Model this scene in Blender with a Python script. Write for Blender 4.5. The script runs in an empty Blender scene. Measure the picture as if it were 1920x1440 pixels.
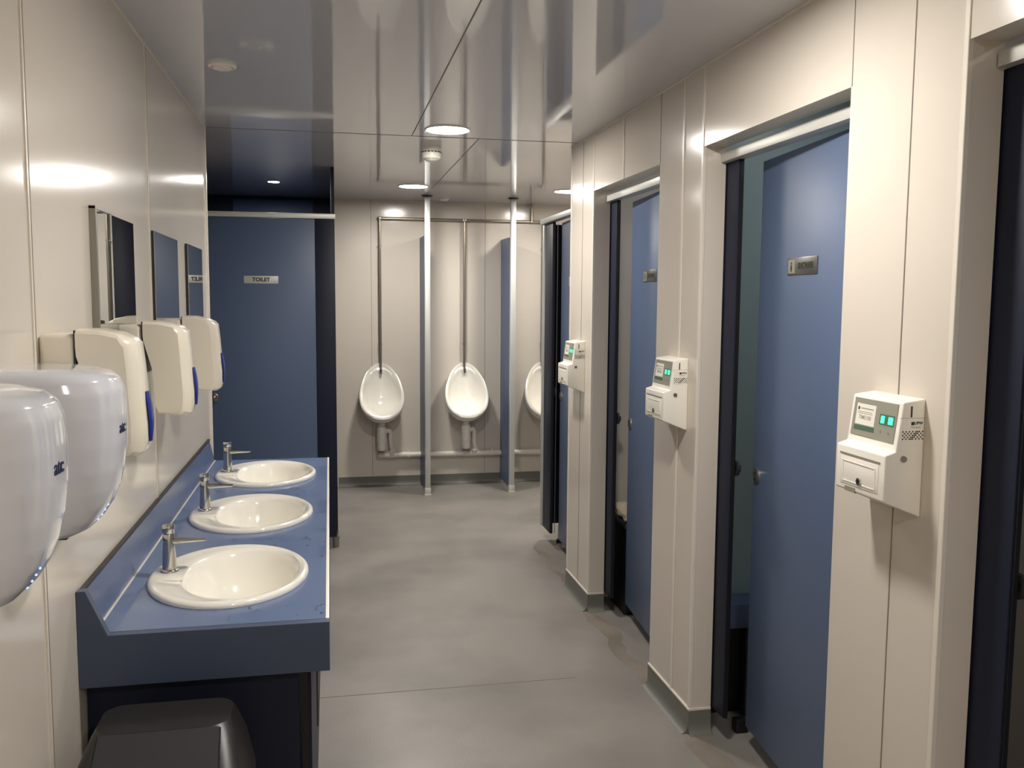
import bpy, bmesh, math, random
from mathutils import Vector, Matrix
random.seed(7)
S = bpy.context.scene
C = S.collection

# ------------------------------------------------------------------ camera, world, exposure
EYE = Vector((0, 0, 1.5))
YAW, PITCH, ROLL, FPX = 0.2010462, 0.0947153, 0.0068861, 1681.65
cp, sp = math.cos(PITCH), math.sin(PITCH)
fwd = Vector((math.sin(YAW)*cp, math.cos(YAW)*cp, -sp))
rt = Vector((math.cos(YAW), -math.sin(YAW), 0))
up = rt.cross(fwd)
r2 = rt*math.cos(ROLL) + up*math.sin(ROLL)
u2 = -rt*math.sin(ROLL) + up*math.cos(ROLL)
cd = bpy.data.cameras.new('camera'); cam = bpy.data.objects.new('camera', cd); C.objects.link(cam)
cd.sensor_width = 36; cd.lens = FPX/1920*36; cd.clip_start = 0.02
M = Matrix.Identity(4)
for i in range(3):
    M[i][0] = r2[i]; M[i][1] = u2[i]; M[i][2] = -fwd[i]; M[i][3] = EYE[i]
cam.matrix_world = M
S.camera = cam
w = bpy.data.worlds.new('world'); S.world = w; w.use_nodes = True
w.node_tree.nodes['Background'].inputs[0].default_value = (0.02, 0.02, 0.022, 1)
w.node_tree.nodes['Background'].inputs[1].default_value = 0.3
S.view_settings.view_transform = 'Standard'; S.view_settings.look = 'None'
S.view_settings.gamma = 1; S.view_settings.use_curve_mapping = False
S.view_settings.exposure = 0.0
LAMP = 248.0          # brightness of the round ceiling lamps
S.cycles.max_bounces = 10; S.cycles.diffuse_bounces = 6; S.cycles.glossy_bounces = 5
S.cycles.sample_clamp_indirect = 6
S.cycles.caustics_reflective = False

# ------------------------------------------------------------------ materials
def lin(c):
    f = lambda v: v/12.92 if v <= 0.04045 else ((v+0.055)/1.055)**2.4
    return (f(c[0]/255), f(c[1]/255), f(c[2]/255), 1)
def mat(name, rgb, rough=0.5, metal=0.0, bump=None, vary=None, rvar=None, coat=0.0, spec=0.5, emit=None, estr=0):
    m = bpy.data.materials.new(name); m.use_nodes = True
    nt = m.node_tree; n = nt.nodes; L = nt.links
    b = n['Principled BSDF']
    b.inputs['Base Color'].default_value = lin(rgb)
    b.inputs['Roughness'].default_value = rough
    b.inputs['Metallic'].default_value = metal
    b.inputs['Specular IOR Level'].default_value = spec
    b.inputs['Coat Weight'].default_value = coat
    b.inputs['Coat Roughness'].default_value = 0.05
    tc = n.new('ShaderNodeTexCoord')
    def noise(scale, stretch=(1, 1, 1), detail=3):
        mp = n.new('ShaderNodeMapping'); mp.inputs['Scale'].default_value = stretch
        L.new(tc.outputs['Object'], mp.inputs['Vector'])
        t = n.new('ShaderNodeTexNoise'); t.inputs['Scale'].default_value = scale; t.inputs['Detail'].default_value = detail
        L.new(mp.outputs[0], t.inputs['Vector']); return t
    if vary:      # (second colour, scale, low, high)
        t = noise(vary[1], vary[4] if len(vary) > 4 else (1, 1, 1), 5)
        r = n.new('ShaderNodeValToRGB'); r.color_ramp.elements[0].position = vary[2]; r.color_ramp.elements[1].position = vary[3]
        r.color_ramp.elements[0].color = lin(rgb); r.color_ramp.elements[1].color = lin(vary[0])
        L.new(t.outputs['Fac'], r.inputs[0]); L.new(r.outputs[0], b.inputs['Base Color'])
    if rvar:      # (rough2, scale, low, high)
        t = noise(rvar[1], (1, 1, 1), 4)
        r = n.new('ShaderNodeMapRange'); r.inputs[1].default_value = rvar[2]; r.inputs[2].default_value = rvar[3]
        r.inputs[3].default_value = rough; r.inputs[4].default_value = rvar[0]
        L.new(t.outputs['Fac'], r.inputs[0]); L.new(r.outputs[0], b.inputs['Roughness'])
    if bump:      # (scale, strength, stretch)
        t = noise(bump[0], bump[2] if len(bump) > 2 else (1, 1, 1), 2)
        bp = n.new('ShaderNodeBump'); bp.inputs['Strength'].default_value = bump[1]; bp.inputs['Distance'].default_value = 0.01
        L.new(t.outputs['Fac'], bp.inputs['Height']); L.new(bp.outputs[0], b.inputs['Normal'])
    if emit:
        b.inputs['Emission Color'].default_value = lin(emit); b.inputs['Emission Strength'].default_value = estr
    return m

PANEL = mat('cream_wall_panel', (214, 206, 194), 0.15, bump=(2.5, 0.10, (1, 1, 0.35)))
CEIL = mat('gloss_ceiling_panel', (200, 200, 204), 0.06, bump=(2.6, 0.08), spec=0.75)
TRIMW = mat('cream_joint_trim', (224, 217, 205), 0.25)
SEAM = mat('dark_panel_seam', (128, 120, 110), 0.6)
FLOOR = mat('grey_safety_vinyl', (150, 144, 138), 0.42, vary=((126, 123, 117), 1.7, 0.40, 0.66), rvar=(0.3, 1.2, 0.4, 0.6), bump=(160, 0.06))
COVE = mat('grey_coved_skirting', (112, 112, 106), 0.45)
STAIN = mat('brown_floor_wear', (142, 131, 120), 0.45, vary=((122, 113, 103), 4.0, 0.4, 0.6))
DOORB = mat('mid_blue_laminate', (88, 105, 136), 0.42, bump=(60, 0.02))
NAVY = mat('navy_laminate', (29, 34, 52), 0.5, spec=0.3)
TEAL = mat('pale_teal_panel', (158, 182, 184), 0.3)
TOPB = mat('blue_worktop_laminate', (102, 119, 153), 0.26, rvar=(0.08, 6.0, 0.50, 0.56), bump=(14, 0.03))
SPL = mat('blue_splash_laminate', (86, 101, 136), 0.25)
EDGEB = mat('shaded_blue_edge', (68, 80, 104), 0.4)  # darker copy of the worktop blue, the end's shade put into the colour
WHITEP = mat('white_plastic', (240, 236, 226), 0.3)
CREAMP = mat('cream_gloss_plastic', (238, 231, 214), 0.22, coat=0.2)
CERAM = mat('white_ceramic', (243, 240, 230), 0.12, coat=0.6)
CHROME = mat('polished_chrome', (205, 205, 202), 0.1, 1.0)
PIPE = mat('dull_chrome_pipe', (176, 166, 150), 0.3, 0.9)
ALU = mat('satin_aluminium', (206, 208, 206), 0.35, 0.35)
ALUW = mat('pale_aluminium_rail', (214, 214, 208), 0.4, 0.3)
STEEL = mat('brushed_steel', (150, 148, 142), 0.32, 0.85)
BLACK = mat('black_plastic', (18, 18, 19), 0.45)
BINB = mat('black_bin_plastic', (34, 32, 32), 0.38)
DGREY = mat('dark_grey_plastic', (44, 45, 47), 0.5)
SILVER = mat('pale_silver_enamel', (216, 218, 226), 0.12, 0.0, coat=0.7, spec=0.6)
BLUEL = mat('blue_lever_plastic', (32, 48, 140), 0.25)
MIRROR = mat('mirror_glass', (215, 218, 216), 0.01, 1.0)
GREYP = mat('grey_membrane_panel', (150, 148, 136), 0.4)
PAPER = mat('white_printed_sheet', (236, 232, 220), 0.6)
GREENB = mat('green_caption_strip', (74, 104, 84), 0.5)
INK = mat('dark_ink', (48, 48, 40), 0.6)
INK2 = mat('soft_grey_ink', (140, 138, 122), 0.6)
LOGO = mat('navy_logo_ink', (28, 34, 78), 0.4)
TISSUE = mat('crumpled_tissue', (232, 214, 184), 0.85, bump=(30, 0.3))
LED = mat('green_digit_glow', (20, 220, 120), 0.4, emit=(40, 255, 115), estr=8.0)
LEDB = mat('blue_indicator_glow', (60, 90, 255), 0.4, emit=(90, 120, 255), estr=6.0)
GLOW = mat('lamp_diffuser_glow', (255, 250, 240), 0.5, emit=(255, 249, 241), estr=LAMP)
GLOWS = mat('small_lamp_glow', (255, 250, 245), 0.5, emit=(255, 250, 245), estr=1100.0)
GLOWD = mat('added_lamp_glow', (255, 250, 245), 0.5, emit=(250, 250, 255), estr=170.0)  # glow of the lamps added inside the shower cubicles

# ------------------------------------------------------------------ mesh helpers
def BM(): return bmesh.new()
def box(bm, x0, x1, y0, y1, z0, z1, bev=0.0, seg=2):
    b = bmesh.new()
    bmesh.ops.create_cube(b, size=1, matrix=Matrix.Translation(((x0+x1)/2, (y0+y1)/2, (z0+z1)/2)) @ Matrix.Diagonal((abs(x1-x0), abs(y1-y0), abs(z1-z0), 1)))
    if bev > 0:
        bmesh.ops.bevel(b, geom=b.edges[:], offset=bev, segments=seg, profile=0.5, affect='EDGES')
    merge(bm, b); return bm
def merge(bm, b, mx=None):
    if mx is not None: bmesh.ops.transform(b, matrix=mx, verts=b.verts)
    me = bpy.data.meshes.new('t'); b.to_mesh(me); b.free(); bm.from_mesh(me); bpy.data.meshes.remove(me)
def cyl(bm, p, q, r0, r1=None, seg=24):
    r1 = r0 if r1 is None else r1
    p = Vector(p); q = Vector(q); d = q-p
    b = bmesh.new()
    bmesh.ops.create_cone(b, cap_ends=True, segments=seg, radius1=r0, radius2=r1, depth=d.length)
    merge(bm, b, Matrix.Translation((p+q)/2) @ d.to_track_quat('Z', 'Y').to_matrix().to_4x4()); return bm
def sphere(bm, c, r, sc=(1, 1, 1), seg=20):
    b = bmesh.new(); bmesh.ops.create_uvsphere(b, u_segments=seg, v_segments=seg//2, radius=r)
    merge(bm, b, Matrix.Translation(c) @ Matrix.Diagonal((*sc, 1))); return bm
def prism(bm, pts, axis, a, b_, bev=0.0, seg=2):
    """extrude a 2-D polygon along axis; pts are the two other coordinates in xyz order"""
    b = bmesh.new()
    def P(p, t):
        if axis == 'x': return (t, p[0], p[1])
        if axis == 'y': return (p[0], t, p[1])
        return (p[0], p[1], t)
    v0 = [b.verts.new(P(p, a)) for p in pts]; v1 = [b.verts.new(P(p, b_)) for p in pts]
    b.faces.new(v0); b.faces.new(v1[::-1])
    n = len(pts)
    for i in range(n): b.faces.new((v0[i], v0[(i+1) % n], v1[(i+1) % n], v1[i]))
    bmesh.ops.recalc_face_normals(b, faces=b.faces)
    if bev > 0: bmesh.ops.bevel(b, geom=b.edges[:], offset=bev, segments=seg, profile=0.5, affect='EDGES')
    merge(bm, b); return bm
def loft(bm, rings, cap0=True, cap1=True, closed=True):
    vs = [[bm.verts.new(p) for p in r] for r in rings]
    n = len(rings[0])
    for a, b in zip(vs[:-1], vs[1:]):
        for i in range(n if closed else n-1):
            bm.faces.new((a[i], a[(i+1) % n], b[(i+1) % n], b[i]))
    if cap0: bm.faces.new(vs[0][::-1])
    if cap1: bm.faces.new(vs[-1])
    bmesh.ops.recalc_face_normals(bm, faces=bm.faces); return bm
def tube(bm, pts, r, seg=14):
    pts = [Vector(p) for p in pts]; rings = []
    for i, p in enumerate(pts):
        d = (pts[min(i+1, len(pts)-1)] - pts[max(i-1, 0)]).normalized()
        q = d.to_track_quat('Z', 'Y')
        rings.append([p + q @ Vector((r*math.cos(t), r*math.sin(t), 0)) for t in [2*math.pi*k/seg for k in range(seg)]])
    b = bmesh.new(); loft(b, rings); merge(bm, b); return bm
def arc(c, a, b, n=8):
    """quarter bend from a to b around corner point c"""
    a, b, c = Vector(a), Vector(b), Vector(c)
    return [a.lerp(c, t).lerp(c.lerp(b, t), t) for t in [k/n for k in range(n+1)]]

def obj(name, bm, m, parent=None, smooth=None, label=None):
    me = bpy.data.meshes.new(name)
    if parent is not None:
        r = parent
        while r.parent: r = r.parent
        bmesh.ops.translate(bm, verts=bm.verts, vec=-r.location) if r.type == 'EMPTY' else None
    if smooth is None: smooth = 35
    if smooth:
        for f in bm.faces: f.smooth = True
        for e in bm.edges:
            e.smooth = not (len(e.link_faces) == 2 and e.calc_face_angle(0) > math.radians(smooth))
    bm.to_mesh(me); bm.free(); me.materials.append(m)
    o = bpy.data.objects.new(name, me); C.objects.link(o)
    if parent is not None: o.parent = parent
    if label: o['label'] = label
    return o
def tag(o, label, cat, group=None):
    o['label'] = label; o['category'] = cat
    if group: o['group'] = group
    return o
def thing(name, label, cat, loc, group=None):
    o = bpy.data.objects.new(name, None); C.objects.link(o); o.location = loc; o.empty_display_size = 0.1
    return tag(o, label, cat, group)
def struct(name, bm, m, parent=None, smooth=0):
    o = obj(name, bm, m, parent, smooth=smooth)
    if parent is None: o['kind'] = 'structure'
    return o
def copy_thing(root, loc, label, group=None):
    r = root.copy(); C.objects.link(r); r.location = loc; r['label'] = label
    if group: r['group'] = group
    for ch in list(root.children):
        c = ch.copy(); C.objects.link(c); c.parent = r
        for g in ch.children:
            d = g.copy(); C.objects.link(d); d.parent = c
    return r
def text(body, size, mx, m, parent, name='lettering', depth=0.0004, bold=0.0, align='CENTER'):
    cu = bpy.data.curves.new('t', 'FONT'); cu.body = body; cu.size = size; cu.extrude = depth; cu.offset = bold
    cu.align_x = align; cu.align_y = 'CENTER'
    o = bpy.data.objects.new('t', cu); C.objects.link(o)
    dg = bpy.context.evaluated_depsgraph_get()
    me = bpy.data.meshes.new_from_object(o.evaluated_get(dg))
    bpy.data.objects.remove(o); bpy.data.curves.remove(cu)
    b = bmesh.new(); b.from_mesh(me); bpy.data.meshes.remove(me)
    bmesh.ops.transform(b, matrix=mx, verts=b.verts)
    return obj(name, b, m, parent, smooth=0)
def frame(o, x, y):
    """matrix placing local x,y axes at origin o"""
    x = Vector(x).normalized(); y = Vector(y); y = (y - x*y.dot(x)).normalized(); z = x.cross(y)
    m_ = Matrix.Identity(4)
    for i in range(3): m_[i][0] = x[i]; m_[i][1] = y[i]; m_[i][2] = z[i]; m_[i][3] = o[i]
    return m_

# ------------------------------------------------------------------ the room
XL, XR, YB, ZC = -0.539, 1.207, 7.15, 2.26
WR = 1.285                     # back of the corridor wall's reveals
OUT = 2.25
YF = -1.4
struct('floor', box(BM(), -2.3, OUT, YF, YB, -0.05, 0), FLOOR)
struct('ceiling', box(BM(), -2.3, OUT, YF, YB, ZC, ZC+0.05), CEIL)
struct('wall_left', box(BM(), XL-0.08, XL, YF, 4.30, 0, ZC), PANEL)
struct('wall_back', box(BM(), -2.3, OUT, YB, YB+0.08, 0, ZC), PANEL)
struct('wall_front', box(BM(), -2.3, OUT, YF-0.08, YF, 0, ZC), PANEL)
struct('wall_outer', box(BM(), OUT, OUT+0.08, YF, YB, 0, ZC), PANEL)
struct('wall_alcove', box(BM(), -2.38, -2.3, 4.3, YB, 0, ZC), PANEL)
b = BM(); box(b, -2.3, XL-0.08, 4.22, 4.30, 0, ZC); struct('wall_lobby', b, PANEL)
# corridor wall with the door openings: piers and lintels
OP = [(0.72, 1.56), (1.96, 2.805), (3.205, 4.05)]
b = BM(); ys = [YF] + [v for o in OP for v in o] + [4.45]
for i in range(0, len(ys), 2): box(b, XR, WR, ys[i], ys[i+1], 0, ZC)
for y0, y1 in OP: box(b, XR, WR, y0, y1, 2.0, ZC)
struct('wall_right', b, PANEL)
# panel joints
b = BM()
for y in (1.81, 2.955): box(b, XL, XL+0.003, y-0.005, y+0.005, 0.1, ZC)
box(b, XL-0.004, XL+0.006, 4.285, 4.306, 0, ZC, 0.003)
struct('trim_1', b, TRIMW)
b = BM()
for y, z0 in ((3.626, 2.0), (2.975, 0.085)): box(b, XR-0.004, XR, y-0.007, y+0.007, z0, ZC, 0.0015)
for y0, y1 in OP:
    for y in (y1,):
        s = 1
        box(b, XR-0.003, XR+0.01, min(y, y+s*0.013)-0.001, max(y, y+s*0.013)+0.001, 0.085, 2.0 if s < 0 else ZC, 0.002)
box(b, XR-0.003, XR+0.02, 4.437, 4.453, 0.085, ZC, 0.002)
box(b, XR-0.006, XR, YF, 4.45, ZC-0.007, ZC, 0.001)
box(b, XL, XL+0.006, YF, 4.30, ZC-0.007, ZC, 0.001)
for y0, y1 in [(-1.4, 0.72), (1.56, 1.96), (2.805, 3.205), (4.05, 4.45)]:
    box(b, XR-0.006, XR+0.002, y0-0.004, y1+0.004, 0.082, 0.091, 0.002)
for y0, y1 in OP:
    for y, s in ((y0, 1), (y1, -1)): box(b, XR, WR, min(y, y+s*0.004), max(y, y+s*0.004), 0.082, 0.091, 0.001)
struct('trim_2', b, TRIMW)
b = BM()
box(b, XR-0.0012, XR, 1.7255, 1.7282, 0.09, ZC)
box(b, XR-0.0012, XR, 4.235, 4.238, 0.09, ZC)
for y in (1.956, 3.203): box(b, XR-0.0012, XR, y-0.001, y+0.001, 2.0, ZC)
box(b, XL, XL+0.0035, 1.8145, 1.8175, 0.1, ZC); box(b, XL, XL+0.0035, 2.9595, 2.9625, 0.1, ZC)
for x in (0.326, 1.23): box(b, x-0.0015, x+0.0015, YB-0.0012, YB, 0.08, ZC)
struct('trim_3', b, SEAM)
b = BM()
box(b, -2.3, XR, 4.318, 4.324, ZC-0.0012, ZC)
box(b, XR, OUT, 4.455, 4.46, ZC-0.0012, ZC)
box(b, 0.389, 0.393, YF, 4.32, ZC-0.0012, ZC); box(b, 0.709, 0.713, 4.324, YB, ZC-0.0012, ZC)
struct('trim_4', b, SEAM)
b = BM(); box(b, XL, 0.95, 3.322, 3.326, 0, 0.0008); struct('trim_5', b, SEAM)

# coved vinyl skirting
def cove(bm, path, nrm, h=0.083):
    prof = [(0.0, 0.0), (0.030, 0.0005), (0.020, 0.004), (0.011, 0.011), (0.006, 0.022), (0.004, 0.04), (0.004, h), (0, h)]
    for (p, q), n in zip(zip(path[:-1], path[1:]), nrm):
        rings = [[Vector((e[0]+n[0]*a, e[1]+n[1]*a, z)) for a, z in prof] for e in (p, q)]
        b_ = bmesh.new(); loft(b_, rings); merge(bm, b_)
b = BM(); R1 = XR
for y0, y1 in [(-1.4, 0.72), (1.56, 1.96), (2.805, 3.205), (4.05, 4.45)]:
    cove(b, [(R1+0.04, y0), (R1, y0), (R1, y1), (R1+0.04, y1)][1:3], [(-1, 0)])
    if y0 > 0: cove(b, [(WR, y0), (R1-0.004, y0)], [(0, -1)])
    cove(b, [(WR, y1), (R1-0.004, y1)], [(0, 1)])
struct('baseboard_right', b, COVE, smooth=40)
b = BM(); cove(b, [(0.06, YB), (OUT, YB)], [(0, -1)], 0.078); struct('baseboard_back', b, COVE, smooth=40)
b = BM(); cove(b, [(XL, YF), (XL, 2.06)], [(1, 0)]); cove(b, [(XL, 4.16), (XL, 4.30)], [(1, 0)]); struct('baseboard_left', b, COVE, smooth=40)
# worn strip of floor in the doorways
b = BM(); rnd = random.Random(11)
for y0, y1, xa, xb in [(o[0]+0.02, o[1]-0.005, 1.175, 1.30) for o in OP] + [(4.5, 5.2, 1.19, 1.28)]:
    n = 14; L_ = [(xa+rnd.uniform(0, 0.018)+0.012*math.sin(k*0.9), y0+(y1-y0)*k/n) for k in range(n+1)]
    R_ = [(xb-0.05+rnd.uniform(-0.01, 0.012)+0.02*math.sin(k*0.7+1), y0+(y1-y0)*k/n) for k in range(n, -1, -1)]
    prism(b, L_+R_, 'z', 0, 0.0006)
struct('trim_6', b, STAIN)

# ------------------------------------------------------------------ ceiling fittings
def ceiling_lamp(loc, label, r=0.095, m=GLOW, grp='round recessed ceiling lamps'):
    t = thing('ceiling_lamp', label, 'ceiling lamp', loc, grp)
    x, y, z = loc
    rings = []
    for rr, zz in ((r*1.10, z), (r*1.10, z-0.003), (r*1.04, z-0.006), (r, z-0.005), (r*0.98, z-0.001)):
        rings.append([(x+rr*math.cos(a), y+rr*math.sin(a), zz) for a in [2*math.pi*k/48 for k in range(48)]])
    obj('trim_ring', loft(BM(), rings, False, False), WHITEP, t)
    rings = [[(x+rr*math.cos(a), y+rr*math.sin(a), zz) for a in [2*math.pi*k/48 for k in range(48)]] for rr, zz in ((r*0.98, z-0.0015), (r*0.98, z-0.003), (r*0.6, z-0.0045))]
    obj('diffuser', loft(BM(), rings), m, t)
    return t
ceiling_lamp((0.535, 4.12, ZC), 'glowing round ceiling lamp nearest the camera, in front of the smoke detector')
ceiling_lamp((0.572, 6.22, ZC), 'glowing round ceiling lamp above the left urinal, left of the first divider post')
ceiling_lamp((1.665, 6.23, ZC), 'glowing round ceiling lamp half hidden behind the far cubicle wall, over the right urinal')
ceiling_lamp((0.585, 2.0, ZC), 'round ceiling lamp at the top edge of the view, throwing glare on the ceiling')
ceiling_lamp((0.62, -0.45, ZC), 'round ceiling lamp behind the camera, over the corridor')
ceiling_lamp((-0.348, 6.2, ZC), 'small spotlight in the ceiling over the toilet cubicle', 0.036, GLOWS, 'small cubicle spotlights')
ceiling_lamp((1.75, 1.2, ZC), 'unseen spotlight added to light the nearest shower cubicle', 0.03, GLOWD, 'small cubicle spotlights')  # unseen fill lamp, added so the strip beside the door is lit
ceiling_lamp((1.75, 2.4, ZC), 'unseen spotlight added to light the second shower cubicle', 0.04, GLOWD, 'small cubicle spotlights')  # added out of view to brighten the teal interior
ceiling_lamp((1.75, 3.65, ZC), 'unseen spotlight added to light the third shower cubicle', 0.04, GLOWD, 'small cubicle spotlights')  # added out of view, otherwise this interior stays dark
t = thing('smoke_detector', 'white smoke detector hanging from the ceiling behind the bright lamp', 'smoke detector', (0.516, 4.62, ZC))
x, y, z = t.location
def disc(prof, x, y, seg=40): return [[(x+r*math.cos(a), y+r*math.sin(a), zz) for a in [2*math.pi*k/seg for k in range(seg)]] for r, zz in prof]
obj('base', loft(BM(), disc([(0.052, z), (0.052, z-0.012), (0.05, z-0.016)], x, y)), WHITEP, t)
obj('body', loft(BM(), disc([(0.049, z-0.016), (0.05, z-0.040), (0.047, z-0.056), (0.036, z-0.062), (0.03, z-0.068), (0.014, z-0.072)], x, y)), WHITEP, t)
for k in range(9):
    a = -math.pi/2 + (k-4)*0.36
    bb = bmesh.new(); bmesh.ops.create_cube(bb, size=1, matrix=Matrix.Diagonal((0.003, 0.012, 0.005, 1)))
    b = BM(); merge(b, bb, Matrix.Translation((x+0.0495*math.cos(a), y+0.0495*math.sin(a), z-0.026)) @ Matrix.Rotation(a, 4, 'Z'))
    obj('vent_slot', b, BLACK, t)
def vent(loc, label, r):
    t = thing('ceiling_vent', label, 'ceiling vent', loc)
    x, y, z = loc
    obj('ring', loft(BM(), disc([(r, z), (r, z-0.006), (r*0.86, z-0.010), (r*0.80, z-0.006), (r*0.78, z)], x, y), False, False), WHITEP, t)
    obj('disc', loft(BM(), disc([(r*0.55, z), (r*0.66, z-0.008), (r*0.6, z-0.014), (r*0.2, z-0.016)], x, y)), WHITEP, t)
vent((-0.335, 3.17, ZC), 'small round white air valve in the ceiling above the basins', 0.046)
vent((0.875, 6.95, ZC), 'small round white air valve in the ceiling close to the back wall', 0.042)

# ------------------------------------------------------------------ vanity counter
Y0, Y1 = 2.035, 4.15
ZT = 0.77
cy = [2.40, 3.09, 3.78]
BX, BA, BB = -0.263, 0.200, 0.262
t = thing('vanity_counter', 'long blue laminate washbasin counter with an upstand along the left wall', 'counter', (XL, Y0, 0))
b = BM()
def cell(bm, x0, x1, y0, y1, cx, cyy, a, bb, z, zb):
    angs = [2*math.pi*k/72 for k in range(72)]
    def edge(t):
        dx, dy = a*math.cos(t), bb*math.sin(t)
        s = min([( (x1-cx)/dx if dx > 1e-9 else (x0-cx)/dx if dx < -1e-9 else 1e9), ((y1-cyy)/dy if dy > 1e-9 else (y0-cyy)/dy if dy < -1e-9 else 1e9)])
        return (cx+dx*s, cyy+dy*s)
    angs += [math.atan2((yy-cyy)/bb, (xx-cx)/a) % (2*math.pi) for xx in (x0, x1) for yy in (y0, y1)]
    angs = sorted(angs)
    E = [(*edge(t), z) for t in angs]; I = [(cx+a*math.cos(t), cyy+bb*math.sin(t), z) for t in angs]; D = [(p[0], p[1], zb) for p in I]
    E2 = [(p[0], p[1], zb) for p in E]
    loft(bm, [E2, E, I, D, ], False, False)
bounds = [Y0, 2.745, 3.435, Y1]
for i in range(3): cell(b, XL+0.03, -0.012, bounds[i], bounds[i+1], BX+0.012, cy[i], BA-0.022, BB-0.022, ZT, ZT-0.03)
obj('worktop', b, TOPB, t, smooth=0)
b = prism(BM(), [(XL+0.001, 0.66), (XL+0.001, 0.862), (XL+0.008, 0.862), (-0.510, ZT), (-0.510, ZT-0.03), (XL+0.03, 0.66)], 'y', Y0, Y1)
obj('upstand', b, SPL, t, smooth=0)
b = box(BM(), XL+0.001, XL+0.012, 2.016, Y1, 0.862, 0.868); obj('top_seal', b, BLACK, t)
b = box(BM(), -0.5115, -0.5055, Y0, Y1, ZT-0.001, ZT+0.002, 0.001); obj('sealant_bead', b, TRIMW, t, label='white sealant line behind the basins')
b = prism(BM(), [(XL+0.001, 0.655), (XL+0.001, 0.870), (-0.520, 0.870), (-0.477, 0.7695), (-0.008, 0.7695), (-0.008, 0.655)], 'y', 2.012, Y0, 0.0008)
obj('end_panel', b, EDGEB, t, smooth=0)
obj('apron', box(BM(), -0.012, -0.008, Y0, Y1, 0.655, ZT-0.001), EDGEB, t)
obj('edge_strip', box(BM(), -0.0165, -0.0085, Y0, Y1, ZT-0.003, ZT+0.0008, 0.0005), WHITEP, t, label='thin white strip along the front edge')
obj('plinth_panel', box(BM(), -0.068, -0.052, Y0+0.05, Y1, 0.0, 0.66), NAVY, t)
obj('side_panel', box(BM(), XL+0.003, -0.080, Y0+0.03, Y0+0.05, 0.0, 0.66), NAVY, t)
obj('corner_strip', box(BM(), -0.074, -0.060, Y0+0.034, Y0+0.05, 0.0, 0.656), BLACK, t)
obj('cross_brace', box(BM(), -0.040, -0.036, Y0+0.03, Y0+0.034, 0.50, 0.655), DGREY, t)

def ell(cx, cyy, a, bb, z, n=72): return [(cx+a*math.cos(2*math.pi*k/n), cyy+bb*math.sin(2*math.pi*k/n), z) for k in range(n)]
def basin(yc, label):
    t = thing('wash_basin', label, 'washbasin', (BX, yc, ZT), 'inset washbasins on the blue counter')
    R = [(0, 1.0, 1.0, 0.0005), (0, 1.005, 1.004, 0.005), (0, 0.995, 0.996, 0.011), (0, 0.965, 0.972, 0.0145), (0, 0.93, 0.945, 0.0155), (0.004, 0.905, 0.925, 0.0145)]
    rings = [ell(BX+dx, yc, BA*fa, BB*fb, ZT+dz) for dx, fa, fb, dz in R]
    rings.append(ell(BX+0.014, yc, BA*0.83, BB*0.87, ZT+0.0120))
    rings.append(ell(BX+0.028, yc, 0.152, 0.218, ZT+0.0105))
    for f, dz in ((0.965, 0.004), (0.93, -0.010), (0.88, -0.035), (0.80, -0.068), (0.68, -0.100), (0.5, -0.122), (0.28, -0.134), (0.13, -0.137)):
        rings.append(ell(BX+0.028, yc, 0.148*f, 0.214*f, ZT+dz))
    under = [ell(BX+0.028, yc, 0.148*f+0.008, 0.214*f+0.008, ZT+dz) for f, dz in ((0.13, -0.147), (0.28, -0.144), (0.5, -0.132), (0.68, -0.11), (0.8, -0.078), (0.88, -0.04), (0.93, -0.015), (0.955, 0.0003))]
    obj('bowl', loft(BM(), rings+under+[rings[0]], False, False), CERAM, t, smooth=60)
    obj('tap_ledge', prism(BM(), [(-0.452, yc-0.055), (-0.452, yc+0.055), (-0.385, yc+0.062), (-0.372, yc+0.05), (-0.372, yc-0.05), (-0.385, yc-0.062)], 'z', ZT+0.010, ZT+0.0165, 0.003), CERAM, t)
    b = BM(); loft(b, [ell(BX+0.028, yc, r, r, ZT+z_, 32) for r, z_ in ((0.026, -0.1375), (0.025, -0.134), (0.020, -0.133), (0.014, -0.136))]); obj('waste', b, CHROME, t)
    sphere(b := BM(), (BX+0.028+0.135, yc, ZT-0.028), 0.009, (0.5, 1, 1)); obj('overflow', b, CHROME, t)
    return t
basin(cy[0], 'oval white washbasin at the near end of the blue counter')
basin(cy[1], 'oval white washbasin in the middle of the blue counter')
basin(cy[2], 'oval white washbasin at the far end, next to the toilet cubicle')

def tap(yc, label, loc=None):
    x, y, z = -0.416, yc, ZT+0.016
    t = thing('basin_tap', label, 'tap', (x, y, z), 'chrome push taps')
    obj('flange', loft(BM(), disc([(0.023, z), (0.0235, z+0.003), (0.022, z+0.006), (0.0185, z+0.008)], x, y)), CHROME, t, smooth=50)
    obj('body', loft(BM(), disc([(0.0185, z+0.006), (0.0165, z+0.045), (0.0148, z+0.075), (0.0145, z+0.098), (0.0138, z+0.100)], x, y)), CHROME, t, smooth=50)
    obj('push_cap', loft(BM(), disc([(0.0135, z+0.101), (0.0155, z+0.103), (0.0158, z+0.120), (0.0150, z+0.123), (0.006, z+0.1245)], x, y)), CHROME, t, smooth=50)
    rings = []
    for s, hw, h0, h1 in ((0.008, 0.011, 0.072, 0.090), (0.03, 0.0105, 0.074, 0.088), (0.06, 0.0098, 0.0755, 0.0865), (0.085, 0.0092, 0.077, 0.085), (0.092, 0.0085, 0.079, 0.0845)):
        rings.append([(x+s, y+hw*math.cos(a), z+(h0+h1)/2+(h1-h0)/2*math.sin(a)) for a in [2*math.pi*k/16 for k in range(16)]])
    obj('spout', loft(BM(), rings), CHROME, t, smooth=50)
    return t
t0 = tap(cy[0]+0.015, 'chrome push tap on the nearest washbasin')
copy_thing(t0, (-0.416, cy[1]+0.015, ZT+0.016), 'chrome push tap on the middle washbasin')
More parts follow.
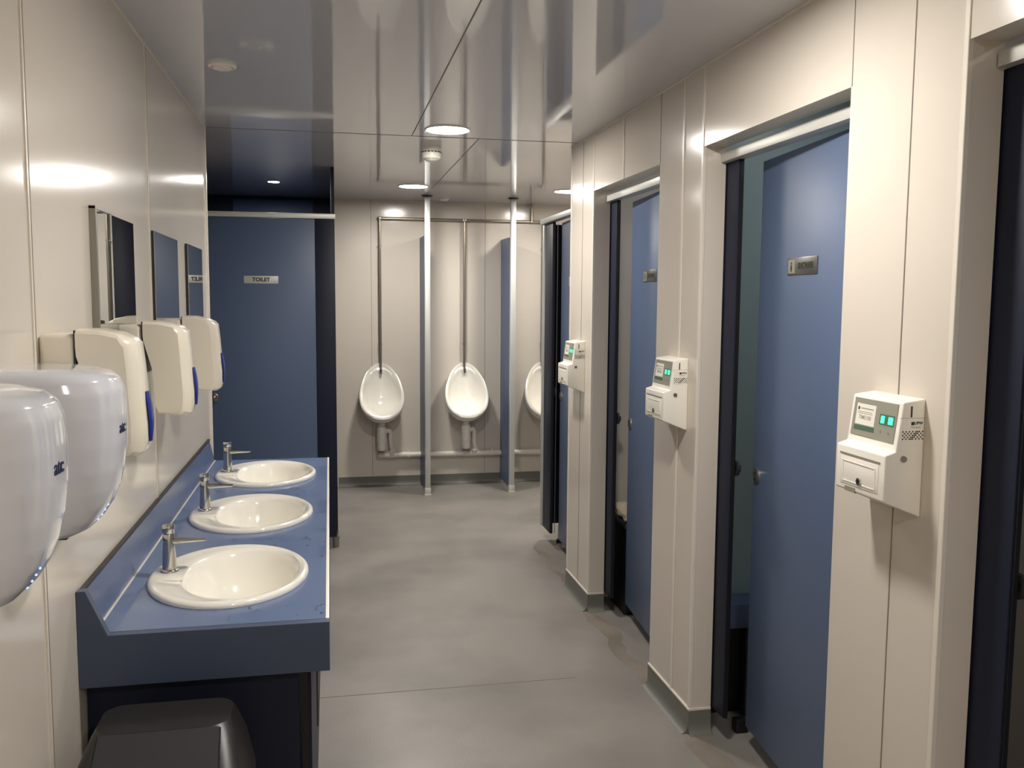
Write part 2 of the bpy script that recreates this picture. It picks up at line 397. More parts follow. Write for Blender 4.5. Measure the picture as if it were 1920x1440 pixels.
copy_thing(t0, (-0.416, cy[2]+0.015, ZT+0.016), 'chrome push tap on the farthest washbasin')

# water spilt on the worktop
WATER = bpy.data.materials.new('spilt_water'); WATER.use_nodes = True
_n = WATER.node_tree.nodes; _n.clear(); _o = _n.new('ShaderNodeOutputMaterial'); _m = _n.new('ShaderNodeMixShader')
_t = _n.new('ShaderNodeBsdfTransparent'); _g = _n.new('ShaderNodeBsdfGlossy'); _f = _n.new('ShaderNodeFresnel')
_g.inputs['Roughness'].default_value = 0.03; _f.inputs['IOR'].default_value = 1.36; _t.inputs[0].default_value = (1, 1, 1, 1)
_l = WATER.node_tree.links; _l.new(_f.outputs[0], _m.inputs[0]); _l.new(_t.outputs[0], _m.inputs[1]); _l.new(_g.outputs[0], _m.inputs[2]); _l.new(_m.outputs[0], _o.inputs[0])
b = BM(); rnd = random.Random(3); n_ = 0
while n_ < 110:
    x, y = rnd.uniform(-0.30, -0.022), rnd.choice([rnd.uniform(2.06, 2.2), rnd.uniform(2.68, 2.82), rnd.uniform(3.36, 3.5), rnd.uniform(2.06, 3.6)])
    if any(((x-BX)/(BA+0.006))**2+((y-c)/(BB+0.006))**2 < 1 for c in cy): continue
    q = rnd.choice([0.0016, 0.0022, 0.003, 0.005]); n_ += 1
    loft(b, [[(x+q*f*math.cos(a), y+q*f*1.3*math.sin(a), ZT+h) for a in [2*math.pi*k/12 for k in range(12)]] for f, h in ((1, 0.0), (0.8, q*0.28), (0.35, q*0.42))], False)
o = tag(obj('water_droplets', b, WATER, smooth=60), 'scattered water drops on the blue worktop around the basins', 'water'); o['kind'] = 'stuff'

# ------------------------------------------------------------------ mirrors
for y0, y1, l in ((2.25, 2.70, 'frameless wall mirror above the nearest washbasin'), (2.965, 3.45, 'frameless wall mirror above the middle washbasin'), (3.646, 4.09, 'frameless wall mirror at the far end, reflecting the toilet sign')):
    t = thing('wall_mirror', l, 'mirror', (XL, (y0+y1)/2, 1.2), 'wall mirrors over the basins')
    sk = 0.014; nx_ = XL+0.005+sk*(y1-y0); fx_ = XL+0.005
    obj('backing', prism(BM(), [(XL+0.0005, y0), (nx_-0.0012, y0), (fx_-0.0012, y1), (XL+0.0005, y1)], 'z', 1.2, 1.702), DGREY, t, smooth=0)
    obj('glass', prism(BM(), [(nx_-0.0010, y0+0.001), (nx_, y0+0.001), (fx_, y1-0.001), (fx_-0.0010, y1-0.001)], 'z', 1.201, 1.701), MIRROR, t, smooth=0)
    if y0 < 2.5:
        b = BM(); box(b, XL+0.0005, XL+0.015, y0-0.010, y0+0.002, 1.2, 1.706); box(b, XL+0.0005, XL+0.014, y0-0.010, y0+0.16, 1.701, 1.708)
        obj('edge_frame', b, STEEL, t, label='dull metal edging on the near side')

# ------------------------------------------------------------------ soap dispensers
def dispenser(y0, label):
    W = 0.118; yc = y0+W/2
    t = thing('soap_dispenser', label, 'soap dispenser', (XL, yc, 1.19), 'cream wall dispensers over the basins')
    b = box(BM(), XL, XL+0.064, y0+0.002, y0+W-0.002, 1.196, 1.428, 0.012, 4); obj('back_plate', b, CREAMP, t)
    obj('seam_gasket', box(BM(), XL+0.0635, XL+0.0665, y0+0.001, y0+W-0.001, 1.30, 1.4345), BLACK, t)
    # cover: side profile with chamfered front corners
    prof = [(0.066, 1.437), (0.105, 1.436), (0.14, 1.428), (0.162, 1.418), (0.171, 1.408), (0.176, 1.36), (0.180, 1.30), (0.184, 1.25), (0.183, 1.215), (0.178, 1.195), (0.168, 1.188), (0.13, 1.187), (0.098, 1.193), (0.092, 1.21), (0.090, 1.27), (0.086, 1.315), (0.076, 1.352), (0.067, 1.385), (0.066, 1.41)]
    rings = []
    cx, cz = 0.125, 1.31
    for yy, s, dd in ((0.0, 0.93, 0.022), (0.004, 0.975, 0.016), (0.018, 0.995, 0.004), (0.03, 1.0, 0.0), (W-0.03, 1.0, 0.0), (W-0.018, 0.995, 0.004), (W-0.004, 0.975, 0.016), (W, 0.93, 0.022)):
        ring = []
        for d, zz in prof:
            dz = cz+(zz-cz)*(s if abs(zz-cz) > 0.09 else 1)
            d2 = d
            if d > 0.14: d2 = d-dd*(d-0.10)/0.08
            ring.append((XL+d2, y0+yy, dz))
        rings.append(ring)
    b = BM(); loft(b, rings); obj('cover', b, CREAMP, t, smooth=30)
    rings = []
    for k in range(9):
        s = k/8; zz = 1.312-0.10*s; hw = 0.017*math.sin(math.pi*(0.12+0.80*s))**0.8+0.002
        dcen = 0.1795+0.004*s+0.005*math.sin(math.pi*s)
        rings.append([(XL+dcen+0.004*math.sin(a)+0.001, yc+hw*math.cos(a), zz) for a in [2*math.pi*j/14 for j in range(14)]])
    obj('lever', loft(BM(), rings), BLUEL, t, label='blue push lever')
    return t
d0 = dispenser(1.83, 'cream soap dispenser nearest the camera, just past the hand dryers')
copy_thing(d0, (XL, 2.46+0.059, 1.19), 'cream soap dispenser in the middle, under the first mirror')
copy_thing(d0, (XL, 3.10+0.059, 1.19), 'cream soap dispenser farthest away, overlapping the blue cubicle door')

# ------------------------------------------------------------------ hand dryers
DZ0, DZ1 = 1.078, 1.376
DPR = [(0.0, 0.075, 0.088), (0.006, 0.118, 0.100), (0.03, 0.150, 0.110), (0.07, 0.166, 0.117), (0.14, 0.174, 0.121), (0.28, 0.177, 0.122), (0.45, 0.176, 0.120), (0.6, 0.171, 0.116), (0.72, 0.163, 0.110), (0.82, 0.151, 0.102), (0.90, 0.136, 0.093), (0.96, 0.118, 0.084), (0.99, 0.10, 0.076), (1.0, 0.08, 0.066)]
def dsurf(tt, ang):
    for (a, D0, W0), (b_, D1, W1) in zip(DPR[:-1], DPR[1:]):
        if a <= tt <= b_: f = (tt-a)/(b_-a); D = D0+(D1-D0)*f; W = W0+(W1-W0)*f
    e = 2/2.9
    c, s = math.cos(ang), math.sin(ang)
    return Vector((XL+D*abs(c)**e, W*math.copysign(abs(s)**e, s), DZ1-(DZ1-DZ0)*tt))
def dryer(yc, label):
    t = thing('hand_dryer', label, 'hand dryer', (XL, yc, DZ0), 'rounded hand dryers on the left wall')
    angs = [-math.pi/2+math.pi*k/40 for k in range(41)]
    ts = sorted(set([d[0] for d in DPR]+[k/24 for k in range(25)]))
    # smooth the profile a little by resampling
    rings = [[dsurf(tt, a)+Vector((0, yc, 0)) for a in angs] for tt in ts]
    b = BM(); loft(b, rings); obj('shell', b, SILVER, t, smooth=50)
    b = BM(); box(b, XL+0.03, XL+0.085, yc-0.04, yc+0.04, DZ0-0.004, DZ0+0.004, 0.002); obj('outlet', b, BLACK, t)
    p = dsurf(0.36, -0.30)+Vector((0, yc, 0)); q = dsurf(0.36, 0.10)+Vector((0, yc, 0)); q2 = dsurf(0.45, -0.30)+Vector((0, yc, 0))
    xa = (q-p).normalized(); za = Vector((0, 0, 1)); n = xa.cross(za); 
    if n.x < 0: n = -n
    o = (p+q)/2 + n*0.003
    text('atc', 0.030, frame(o, xa, za), LOGO, t, 'logo', 0.001, 0.0002)
    for k in range(4):
        a_ = dsurf(0.82+k*0.030, -0.12)+Vector((0, yc, 0))
        obj('indicator_light', sphere(BM(), a_, 0.0018, seg=10), LEDB, t, label='small blue light')
    return t
h0 = dryer(1.315, 'silver white hand dryer nearest the camera, cut by the left edge of the photo')
copy_thing(h0, (XL, 1.70, DZ0), 'silver white hand dryer farther away, beside the first soap dispenser')

# ------------------------------------------------------------------ waste bin
t = thing('waste_bin', 'black swing lid waste bin under the near end of the counter', 'bin', (-0.335, 1.80, 0))
b = BM(); rings = []
for zz, hx, hy in ((0, 0.125, 0.105), (0.01, 0.13, 0.11), (0.47, 0.16, 0.15), (0.49, 0.16, 0.15)):
    rr = 0.045; ring = []
    for cx_, cy_, a0 in ((1, 1, 0), (-1, 1, 90), (-1, -1, 180), (1, -1, 270)):
        for k in range(7):
            a = math.radians(a0+k*15); ring.append((-0.335+cx_*(hx-rr)+rr*math.cos(a), 1.80+cy_*(hy-rr)+rr*math.sin(a), zz))
    rings.append(ring)
obj('body', loft(b, rings), BINB, t)
b = BM(); rings = []
for zz, hx, hy, sy in ((0.486, 0.168, 0.158, 0), (0.51, 0.168, 0.158, 0), (0.53, 0.164, 0.154, 0), (0.59, 0.152, 0.115, 0.03), (0.635, 0.135, 0.075, 0.06), (0.648, 0.128, 0.065, 0.065)):
    rr = 0.04; ring = []
    for cx_, cy_, a0 in ((1, 1, 0), (-1, 1, 90), (-1, -1, 180), (1, -1, 270)):
        for k in range(7):
            a = math.radians(a0+k*15); ring.append((-0.335+cx_*(hx-rr)+rr*math.cos(a), 1.80+sy+cy_*(hy-rr)+rr*math.sin(a), zz))
    rings.append(ring)
obj('lid', loft(b, rings), BINB, t)
b = BM()
LF = Vector((0, -0.0046, 0.0066))
p = [Vector(q)+LF for q in ((-0.335-0.118, 1.655, 0.536), (-0.335+0.118, 1.655, 0.536), (-0.335+0.112, 1.79, 0.644), (-0.335-0.112, 1.79, 0.644))]
n = Vector((0, -0.58, 0.82))*0.004
loft(b, [[Vector(q) for q in p], [Vector(q)+n for q in p]])
obj('swing_flap', b, DGREY, t)
b = BM(); p2 = [Vector(q)+Vector((math.copysign(0.003, q[0]+0.335), 0, 0)) for q in p]; loft(b, [[q-n*0.2 for q in p2], [q+n*0.35 for q in p2]]); obj('flap_gap', b, BLACK, t)

# ------------------------------------------------------------------ toilet cubicle at the end
def lock_disc(bm, c, axis, r, d=0.006):
    a = Vector(axis).normalized(); c = Vector(c); cyl(bm, c, c+a*d*0.7, r, r*0.97, 32); cyl(bm, c+a*d*0.7, c+a*d, r*0.97, r*0.8, 32)
TP = 5.42
t = thing('toilet_cubicle', 'blue toilet cubicle with a TOILET sign at the end of the counter side', 'cubicle', (-0.39, TP, 0))
d = obj('door', box(BM(), -0.700, -0.078, TP, TP+0.016, 0.10, 1.955, 0.001), DOORB, t)
sg = obj('sign_plate', box(BM(), -0.481, -0.288, TP-0.003, TP, 1.578, 1.622, 0.001), ALUW, d)
text('TOILET', 0.030, frame(Vector((-0.384, TP-0.0032, 1.600)), (1, 0, 0), (0, 0, 1)), INK, d, 'lettering', 0.0003, 0.0012)
b = BM(); lock_disc(b, (-0.662, TP-0.001, 0.918), (0, -1, 0), 0.028, 0.012); sphere(b, (-0.662, TP-0.014, 0.918), 0.016, (1, 0.6, 1)); obj('lock', b, STEEL, d)
obj('pilaster', box(BM(), -0.076, 0.037, TP, TP+0.018, 0.058, 1.957, 0.001), NAVY, t)
obj('pilaster', box(BM(), -1.3, -0.702, TP, TP+0.018, 0.058, 1.957, 0.001), NAVY, t)
obj('headrail', box(BM(), -1.3, 0.041, TP-0.012, TP+0.022, 1.957, 1.986, 0.001), ALUW, t)
b = BM(); cyl(b, (0.024, TP-0.008, 0.0), (0.024, TP-0.008, 0.05), 0.019, seg=24); cyl(b, (0.024, TP-0.008, 0.05), (0.024, TP-0.008, 0.062), 0.022); cyl(b, (0.03, TP-0.006, 0.062), (0.036, TP-0.002, 0.10), 0.006)
obj('foot', b, STEEL, t)
b = BM(); cyl(b, (-0.72, TP+0.008, 0.0), (-0.72, TP+0.008, 0.06), 0.018); obj('foot', b, STEEL, t)
obj('side_wall', box(BM(), 0.018, 0.037, TP+0.02, YB-0.002, 0.058, ZC-0.001), NAVY, t)
obj('rear_panel', box(BM(), -1.3, 0.016, YB-0.03, YB-0.002, 0.0, ZC-0.002), NAVY, t)
obj('duct_panel', box(BM(), -0.700, -0.110, YB-0.045, YB-0.03, 0.3, 2.235, 0.004), DOORB, t)
obj('side_wall', box(BM(), -1.32, -1.30, TP, YB-0.002, 0.058, ZC-0.001), NAVY, t)

# ------------------------------------------------------------------ shower cubicles on the right
PX = 1.29
def cubicle(yf, hinge, free, label, side, sidem, rail, name='shower_cubicle', sign='steel', extra=None, pil=(-0.088, 0.09)):
    t = thing(name, label, 'cubicle', (PX, yf, 0), 'cubicles along the right wall')
    obj('pilaster', box(BM(), PX, PX+0.018, yf+pil[0], yf+pil[1], 0.09, 1.95, 0.001), NAVY, t)
    obj('headrail', box(BM(), 1.266, PX+0.022, rail[0], rail[1], 1.950, 1.980, 0.001), ALUW, t)
    obj('side_wall', box(BM(), PX+0.02, OUT-0.002, side-0.009, side+0.009, *( (0.0, ZC-0.001) if sidem is not NAVY else (0.1, 1.95))), sidem, t)
    h, f = Vector((*hinge, 0)), Vector((*free, 0)); ax = (f-h).normalized(); Lw = (f-h).length
    nrm = Vector((-ax.y, ax.x, 0))            # towards the corridor
    mx = Matrix.Identity(4)
    for i in range(3): mx[i][0] = nrm[i]; mx[i][1] = ax[i]; mx[i][2] = (0, 0, 1)[i]; mx[i][3] = h[i]
    def D(bm): bmesh.ops.transform(bm, matrix=mx, verts=bm.verts); return bm
    d = obj('door', D(box(BM(), -0.015, 0, 0, Lw, 0.07, 1.94, 0.001)), DOORB, t)
    b = BM(); lock_disc(b, (0, Lw-0.030, 0.932), (1, 0, 0), 0.027, 0.006); obj('lock_plate', D(b), STEEL, d)
    b = BM(); cyl(b, (0.006, Lw-0.030, 0.942), (0.0085, Lw-0.030, 0.942), 0.0035, seg=12); cyl(b, (0.006, Lw-0.030, 0.922), (0.0085, Lw-0.030, 0.922), 0.0035, seg=12); obj('lock_slot', D(b), BLACK, d)
    y0, y1 = Lw-0.413, Lw-0.218
    if sign == 'steel':
        obj('sign_plate', D(box(BM(), 0, 0.003, y0, y1, 1.575, 1.625, 0.001)), STEEL, d)
        b = BM(); box(b, 0.003, 0.0034, y1-0.052, y1-0.006, 1.580, 1.620); obj('pictogram_field', D(b), GREYP, d)
        b = BM(); cyl(b, (0.0034, y1-0.028, 1.609), (0.0038, y1-0.028, 1.609), 0.004, seg=12); prism(b, [(y1-0.032, 1.604), (y1-0.024, 1.604), (y1-0.022, 1.594), (y1-0.026, 1.584), (y1-0.030, 1.584), (y1-0.034, 1.594)], 'x', 0.0034, 0.0038); obj('pictogram', D(b), INK, d)
        text('SHOWER', 0.024, mx @ frame(Vector((0.0034, (y0+y1-0.05)/2, 1.600)), (0, -1, 0), (0, 0, 1)), INK, d, 'lettering', 0.0003, 0.0008)
    else:
        obj('sign_plate', D(box(BM(), 0, 0.003, y0+0.02, y1, 1.575, 1.625, 0.001)), ALUW, d)
        text('TOILET', 0.030, mx @ frame(Vector((0.0032, (y0+0.02+y1)/2, 1.600)), (0, -1, 0), (0, 0, 1)), INK, d, 'lettering', 0.0003, 0.0012)
    # keep on the pilaster
    b = BM(); cyl(b, (PX+0.018, yf+pil[0]+0.004, 0.948), (PX+0.026, yf+pil[0]+0.004, 0.948), 0.026, seg=28); obj('keep', b, DGREY, t)
    b = BM(); box(b, PX+0.018, PX+0.034, yf+pil[0]-0.010, yf+pil[0]+0.006, 0.938, 0.960, 0.001); obj('keep_block', b, BLACK, t)
    obj('rubber_seal', box(BM(), PX+0.004, PX+0.014, yf+pil[0]-0.006, yf+pil[0], 0.09, 1.945), BLACK, t)
    if extra: extra(t)
    return t
def block_foot(x, y):
    def f(t): obj('foot', box(BM(), x-0.022, x+0.022, y-0.02, y+0.02, 0, 0.045, 0.003), BLACK, t, label='black rubber block foot')
    return f
cubicle(1.56, (1.30, 0.755), (1.36, 1.445), 'nearest shower cubicle, dark and cut by the right edge of the photo', 1.76, PANEL, (0.725, 1.555), extra=block_foot(1.39, 1.55))
cubicle(2.805, (1.30, 2.0), (1.36, 2.69), 'shower cubicle with a blue door ajar showing a pale teal wall inside', 3.0, TEAL, (1.965, 2.800), extra=block_foot(1.39, 2.79))
cubicle(4.05, (1.30, 3.245), (1.355, 3.935), 'shower cubicle with its door ajar showing crumpled tissue inside', 4.25, PANEL, (3.21, 4.045), extra=block_foot(1.388, 4.03))
def ex(t):
    b = BM(); cyl(b, (1.384, 5.267, 0.02), (1.384, 5.267, 0.1), 0.014); obj('foot', b, STEEL, t)
    b = BM(); cyl(b, (1.384, 5.267, 0.0), (1.384, 5.267, 0.02), 0.024); obj('foot_pad', b, BLACK, t)
    obj('edge_profile', box(BM(), 1.280, PX+0.03, 5.345, 5.38, 0.092, 1.958, 0.001), ALU, t, label='pale aluminium end profile')
    obj('inner_strip', box(BM(), PX+0.019, PX+0.022, 5.12, 5.124, 0.1, 1.94), STEEL, t)
cubicle(5.245, (1.30, 4.42), (1.330, 5.105), 'farthest cubicle on the right, a blue partition standing before the urinals', 5.365, NAVY, (4.45, 5.385), 'toilet_cubicle', 'white', ex, (-0.085, 0.098))

# ------------------------------------------------------------------ things inside the cubicles
t = thing('sanitary_bin', 'black bin holding crumpled tissue inside the middle shower cubicle', 'bin', (1.46, 4.05, 0))
b = BM(); box(b, 1.36, 1.57, 3.96, 4.19, 0, 0.42, 0.012); obj('body', b, BLACK, t)
b = BM(); box(b, 1.352, 1.578, 3.952, 4.198, 0.42, 0.445, 0.008); obj('rim', b, DGREY, t)
def crumple(c, r, seed, label):
    rnd = random.Random(seed); b = bmesh.new(); bmesh.ops.create_icosphere(b, subdivisions=3, radius=r)
    from mathutils import noise as N
    for v in b.verts:
        k = N.noise(v.co*(2.2/r*0.6)+Vector((seed*3.1, 0, 0))); v.co *= 1+0.55*k; v.co.z *= 0.62; v.co.x *= 1.1
    zmin = min(v.co.z for v in b.verts)
    bmesh.ops.translate(b, verts=b.verts, vec=Vector(c)-Vector((0, 0, zmin)))
    tag(obj('paper_tissue', b, TISSUE, smooth=20), label, 'tissue', 'crumpled tissues on the bin')
crumple((1.40, 4.0, 0.443), 0.042, 1, 'crumpled tissue lying lowest on the black bin in the cubicle')
crumple((1.415, 4.12, 0.443), 0.055, 2, 'crumpled tissue standing upright behind on the black bin')
crumple((1.52, 4.02, 0.443), 0.045, 5, 'crumpled tissue beside the others on the black bin')
t = thing('shower_bench', 'low blue topped bench along the wall of the teal walled shower cubicle', 'bench', (1.62, 2.93, 0))
obj('seat', box(BM(), 1.32, 1.98, 2.875, 2.985, 0.335, 0.425, 0.004), SPL, t)
obj('under_panel', box(BM(), 1.34, 1.96, 2.935, 2.960, 0.0, 0.335, 0.002), BLACK, t)
for x in (1.47, 1.90): obj('leg', box(BM(), x-0.018, x+0.018, 2.885, 2.92, 0.0, 0.335, 0.002), DGREY, t)

# ------------------------------------------------------------------ shower timers on the piers
def timer(y0, label):
    W = 0.180; t = thing('shower_timer', label, 'coin meter', (XR, y0+W/2, 1.05), 'white coin meters on the piers')
    P = lambda d, z: (XR-d, z)
    prof = [P(0.0, 1.300), P(0.051, 1.293), P(0.064, 1.190), P(0.088, 1.183), P(0.088, 1.085), P(0.0, 1.050)]
    hs = obj('housing', prism(BM(), prof, 'y', y0, y0+W, 0.0035, 3), WHITEP, t, smooth=30)
    # sloping display panel
    A, Bp = Vector((XR-0.051, 0, 1.293)), Vector((XR-0.064, 0, 1.190)); dn = (Bp-A).normalized(); nn = Vector((-abs(dn.z), 0, -dn.x if dn.x > 0 else dn.x)).normalized()
    nn = Vector((dn.z, 0, -dn.x)).normalized()
    if nn.x > 0: nn = -nn
    top = A+dn*0.006
    def F(u, v, h=0.0): return top+Vector((0, y0+W-0.012-u, 0))+dn*v+nn*(0.0006+h)       # u from the far edge towards the camera
    def plate(name, u0, u1, v0, v1, h, m, par, thick=0.0006):
        b = BM(); r = [F(u0, v0, h), F(u1, v0, h), F(u1, v1, h), F(u0, v1, h)]
        loft(b, [r, [p+nn*thick for p in r]]); return obj(name, b, m, par, smooth=0)
    dp = plate('display_panel', 0, 0.155, 0, 0.082, 0, GREYP, t, 0.001)
    plate('notice_sheet', 0.012, 0.082, 0.012, 0.058, 0.001, PAPER, dp)
    plate('caption_strip', 0.010, 0.084, 0.060, 0.070, 0.001, GREENB, dp)
    plate('logo_block', 0.017, 0.023, 0.019, 0.026, 0.0016, INK, dp, 0.0002)
    xx = Vector((0, -1, 0)); yy = -dn
    text('Payment meter', 0.0075, frame(F(0.050, 0.0225, 0.0017), xx, yy), INK, dp, 'lettering', 0.0001, 0.0001) if False else None
    text('TIME100', 0.0125, frame(F(0.046, 0.042, 0.0017), xx, yy), INK2, dp, 'lettering', 0.0001, 0.0001)
    for v_, u1 in ((0.022, 0.074), (0.030, 0.070), (0.0335, 0.072)): plate('print_line', 0.027 if v_ < 0.025 else 0.018, u1, v_-0.0010, v_+0.0010 if v_ < 0.025 else v_+0.0002, 0.0016, INK2, dp, 0.0002)
    for u_, wd in ((0.104, 0.011), (0.130, 0.014)):
        plate('led_digit', u_, u_+wd, 0.030, 0.045, 0.0012, LED, dp)
    plate('digit_window', 0.098, 0.150, 0.026, 0.049, 0.001, GREENB, dp, 0.0002)
    for u_ in (0.107, 0.135):
        c = F(u_, 0.064, 0.001); b = BM(); cyl(b, c, c+nn*0.0006, 0.0035, seg=20); obj('push_button', b, INK2, dp)
    # cash drawer in the lower front
    fx = XR-0.088
    dr = obj('cash_door', box(BM(), fx-0.0012, fx, y0+0.02, y0+W-0.02, 1.098, 1.160, 0.0005), WHITEP, t)
    obj('coin_tray_slot', box(BM(), fx-0.0016, fx+0.002, y0+0.016, y0+W-0.016, 1.163, 1.1665), INK2, t)
    b = BM(); box(b, fx-0.0024, fx-0.001, y0+0.03, y0+W-0.03, 1.1485, 1.1505); box(b, fx-0.0024, fx-0.001, y0+0.03, y0+W-0.03, 1.104, 1.106); box(b, fx-0.0024, fx-0.001, y0+0.03, y0+0.032, 1.104, 1.1505); box(b, fx-0.0024, fx-0.001, y0+W-0.032, y0+W-0.03, 1.104, 1.1505)
    obj('raised_frame', b, WHITEP, dr)
    b = BM(); cyl(b, (fx, y0+W/2-0.004, 1.112), (fx-0.005, y0+W/2-0.004, 1.112), 0.0085, 0.0078, 28); obj('key_lock', b, CHROME, dr)
    b = BM(); cyl(b, (fx-0.0050, y0+W/2-0.004, 1.112), (fx-0.0056, y0+W/2-0.004, 1.112), 0.0045, seg=18); obj('key_slot', b, BLACK, dr)
    obj('lower_notch', box(BM(), fx-0.0008, fx+0.01, y0+W/2+0.012, y0+W/2+0.052, 1.0825, 1.0935), INK2, t)
    # near side: coin slot, sticker, lock
    obj('coin_slot', box(BM(), XR-0.034, XR-0.0305, y0-0.0008, y0+0.002, 1.262, 1.285), INK, t)
    obj('lid_joint', box(BM(), XR-0.058, XR, y0-0.0004, y0+0.001, 1.2600, 1.2606), INK2, t)
    st = obj('side_sticker', box(BM(), XR-0.054, XR-0.004, y0-0.0006, y0, 1.212, 1.256), WHITEP, t)
    b = BM(); box(b, XR-0.032, XR-0.025, y0-0.0009, y0-0.0005, 1.2455, 1.2525); obj('logo_block', b, INK, st)
    text('UPW', 0.0085, frame(Vector((XR-0.015, y0-0.0009, 1.2495)), (1, 0, 0), (0, 0, 1)), INK, st, 'lettering', 0.0001, 0.0003)
    b = BM(); box(b, XR-0.032, XR-0.010, y0-0.0009, y0-0.0005, 1.2400, 1.2408); box(b, XR-0.032, XR-0.010, y0-0.0009, y0-0.0005, 1.2418, 1.2424); obj('print_line', b, INK2, st)
    b = BM()
    nx, nz = 13, 5
    for i in range(nx):
        for j in range(nz):
            if (i+j) % 2 == 0 or (i*7+j*3) % 5 == 0:
                cx_, cz_ = XR-0.0525+0.0038*(i+0.5), 1.2150+0.0038*(j+0.5); h = 0.0021
                prism(b, [(cx_-h, cz_), (cx_, cz_-h), (cx_+h, cz_), (cx_, cz_+h)], 'y', y0-0.0009, y0-0.0005)
    obj('lattice_pattern', b, INK, st)
    b = BM(); cyl(b, (XR-0.046, y0, 1.175), (XR-0.046, y0-0.004, 1.175), 0.0068, 0.0062, 24); obj('side_lock', b, STEEL, t)
    return t
m0 = timer(1.635, 'white coin meter with green digits on the nearest pier')
copy_thing(m0, (XR, 2.89+0.09, 1.05), 'white coin meter on the middle pier, between the two ajar blue doors')
copy_thing(m0, (XR, 4.16+0.09, 1.05), 'white coin meter on the farthest pier, smallest of the three')

# ------------------------------------------------------------------ urinals
def urinal(xc, label, cxv=0.0):
    t = thing('urinal', label, 'urinal', (xc, YB, 0.5), 'white bowl urinals on the back wall')
    n = 64
    def egg(s):
        a = 2*math.pi*s; z = math.cos(a); x = math.copysign(abs(math.sin(a))**0.92, math.sin(a))
        return x*0.166*(1-0.21*z), z
    zc, zh = 0.778, 0.207
    def plane_y(z):   # the rim leans out: flush with the wall at the top, deep at the bottom
        f = min(max((0.985-z)/0.414, 0), 1)
        return YB-0.022-0.255*f**0.85
    rings = []
    for sc, dep, low in ((0.72, 0.0, 0.86), (0.84, 0.25, 1.08), (0.93, 0.50, 1.19), (0.99, 0.75, 1.18), (1.015, 0.92, 1.09), (1.015, 0.985, 1.01), (1.0, 1.0, 1.0), (0.93, 1.0, 0.93), (0.885, 0.985, 0.885), (0.865, 0.93, 0.865)):
        ring = []
        for k in range(n):
            x, z = egg(k/n)
            zz = zc+zh*z*(low if z < 0 else max(sc, 0.9) if sc > 0.865 else sc)
            f = dep if z < 0.6 else dep
            ring.append((xc+x*sc, YB-0.001-(YB-plane_y(zc+zh*z))*f, zz))
        rings.append(ring)
    for sc, dep in ((0.82, 0.80), (0.74, 0.62), (0.60, 0.46), (0.42, 0.36), (0.22, 0.31), (0.05, 0.30)):
        ring = []
        for k in range(n):
            x, z = egg(k/n)
            base = plane_y(zc+zh*z)*sc+plane_y(zc)*(1-sc)
            ring.append((xc+x*sc, YB-(YB-base)*dep-0.004, zc-0.03*(1-sc)+zh*z*sc))
        rings.append(ring)
    b = BM(); loft(b, rings); obj('bowl', b, CERAM, t, smooth=60)
    b = BM(); cyl(b, (xc, YB-0.030, 0.950), (xc, YB-0.052, 0.925), 0.010, 0.012, 16); cyl(b, (xc, YB-0.052, 0.938), (xc, YB-0.056, 0.905), 0.014, 0.010, 20)
    obj('spreader', b, CHROME, t)
    # bottle trap
    ty = YB-0.13
    b = BM(); loft(b, disc([(0.026, 0.565), (0.026, 0.50), (0.034, 0.498), (0.034, 0.478), (0.026, 0.476)], xc, ty, 28)); obj('waste_tail', b, WHITEP, t)
    b = BM(); loft(b, disc([(0.030, 0.485), (0.038, 0.48), (0.038, 0.40), (0.041, 0.398), (0.041, 0.375), (0.037, 0.373), (0.036, 0.325), (0.028, 0.308), (0.010, 0.304)], xc, ty, 28)); obj('bottle_trap', b, WHITEP, t)
    b = BM(); pts = [Vector((xc+0.03, ty, 0.455))]+arc((xc+0.072, ty+0.02, 0.465), (xc+0.05, ty+0.01, 0.46), (xc+0.072, ty+0.03, 0.43))+arc((xc+0.074, ty+0.06, 0.32), (xc+0.073, ty+0.04, 0.38), (xc+0.10, ty+0.085, 0.275))
    tube(b, pts, 0.017, 14); obj('outlet_bend', b, WHITEP, t)
    return t
u0 = urinal(0.392, 'white urinal on the left, before the first divider post')
copy_thing(u0, (1.058, YB, 0.5), 'white urinal in the middle between the two divider posts')
copy_thing(u0, (1.70, YB, 0.5), 'white urinal on the right, half hidden by the cubicle')

# flush pipework
t = thing('flush_pipework', 'dull chrome flush pipes running over the urinals', 'pipe', (1.05, YB, 0.92))
py = YB-0.030; R = 0.0105
b = BM(); tube(b, [(0.392, py, 2.10)]+arc((0.392, py, 2.116), (0.392, py, 2.104), (0.404, py, 2.116), 4)+[(1.69, py, 2.116)]+arc((1.70, py, 2.116), (1.69, py, 2.116), (1.70, py, 2.10), 4), R, 14); obj('header_pipe', b, PIPE, t)
for x in (0.392, 1.058, 1.70):
    b = BM(); tube(b, [(x, py, 2.11), (x, py, 0.975), (x, py, 0.95)], R, 14); dp = obj('drop_pipe', b, PIPE, t)
    for z in (1.905, 1.137):
        b = BM(); cyl(b, (x, YB, z), (x, py, z), 0.005, seg=10); cyl(b, (x, py, z-0.005), (x, py, z+0.005), 0.0135, seg=18); box(b, x-0.018, x+0.018, py-0.003, py+0.003, z-0.003, z+0.003); obj('pipe_clip', b, PIPE, dp)
for x in (0.392, 1.058, 1.605, 1.70):
    b = BM(); box(b, x-0.014, x+0.014, py-0.014, py+0.014, 2.103, 2.129, 0.006); obj('fitting', b, PIPE, t)
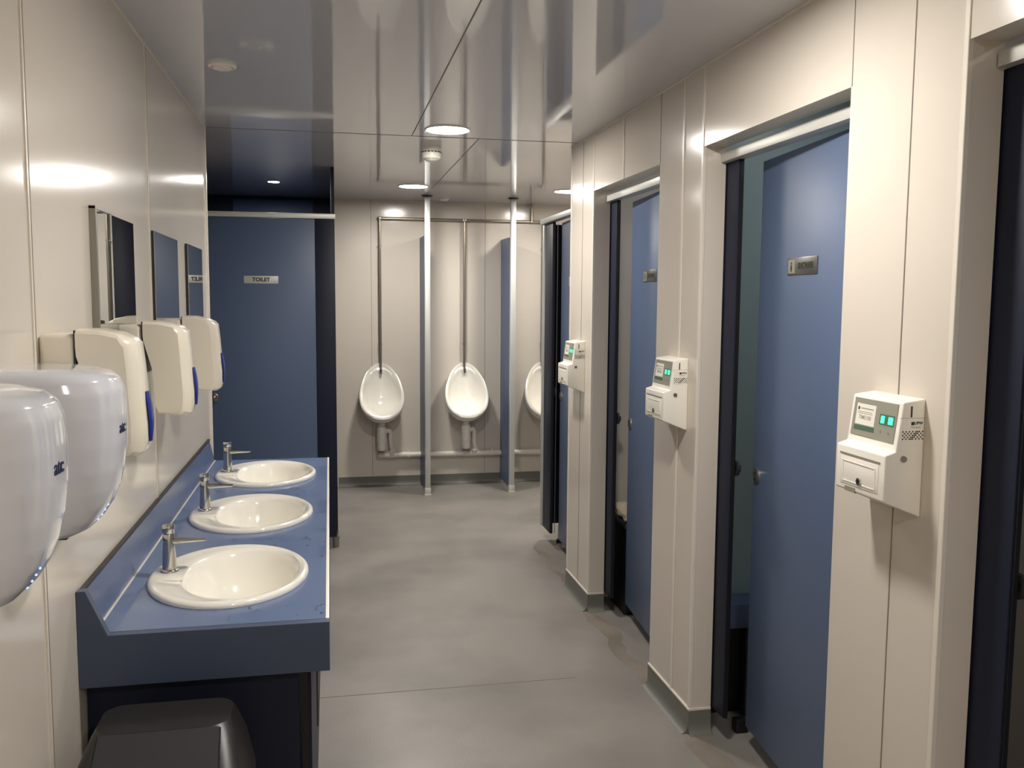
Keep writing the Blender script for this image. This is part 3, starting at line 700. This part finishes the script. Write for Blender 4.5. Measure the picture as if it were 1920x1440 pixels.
b = BM(); cyl(b, (1.605, py, 2.12), (1.605, py, ZC), R, seg=14); obj('riser', b, PIPE, t)
# waste pipe
t = thing('waste_pipe', 'white plastic waste pipe running low along the back wall', 'pipe', (1.05, YB, 0.255))
wy = YB-0.035
b = BM(); tube(b, [(0.37, wy, 0.255), (OUT-0.01, wy, 0.245)], 0.022, 20); obj('run', b, WHITEP, t)
for x in (0.60, 1.28):
    b = BM(); cyl(b, (x, wy, 0.25), (x+0.018, wy, 0.25), 0.0255, seg=24); cyl(b, (x+0.009, wy, 0.275), (x+0.009, wy, 0.29), 0.004, seg=8); obj('pipe_clip', b, WHITEP, t)
for x in (0.44, 1.106, 1.75):
    b = BM(); cyl(b, (x, wy, 0.254), (x+0.07, wy, 0.254), 0.0262, seg=24); cyl(b, (x+0.035, wy-0.012, 0.255), (x+0.032, wy-0.03, 0.29), 0.021, 0.019, 18); obj('tee_joint', b, WHITEP, t)

# divider screens
def divider(x, label):
    t = thing('urinal_divider', label, 'divider', (x, 6.76, 0), 'divider posts between the urinals')
    xc = x
    obj('post', box(BM(), xc-0.020, xc+0.020, 6.74, 6.78, 0.004, ZC-0.002, 0.003), ALU, t)
    b = BM(); box(b, xc-0.026, xc+0.026, 6.73, 6.79, 0.0, 0.006, 0.001); box(b, xc-0.0225, xc+0.0225, 6.7375, 6.7825, 0.004, 0.055, 0.002); obj('foot', b, ALUW, t)
    b = BM(); cyl(b, (xc, 6.76, ZC-0.010), (xc, 6.76, ZC-0.0005), 0.036, 0.042, 28); obj('ceiling_collar', b, DGREY, t)
    pts = [(6.78, 0.035), (YB-0.002, 0.035), (YB-0.002, 1.97)]+[(6.86-0.08*math.sin(a), 1.89+0.08*math.cos(a)) for a in [math.pi/2*k/8 for k in range(9)]]
    b = prism(BM(), pts, 'x', xc-0.0065-0.012, xc+0.0065-0.012); obj('screen_panel', b, DOORB, t, smooth=0)
    return t
divider(0.724, 'pale aluminium divider post and screen between the left and middle urinals')
divider(1.378, 'pale aluminium divider post and blue screen between the middle and right urinals')
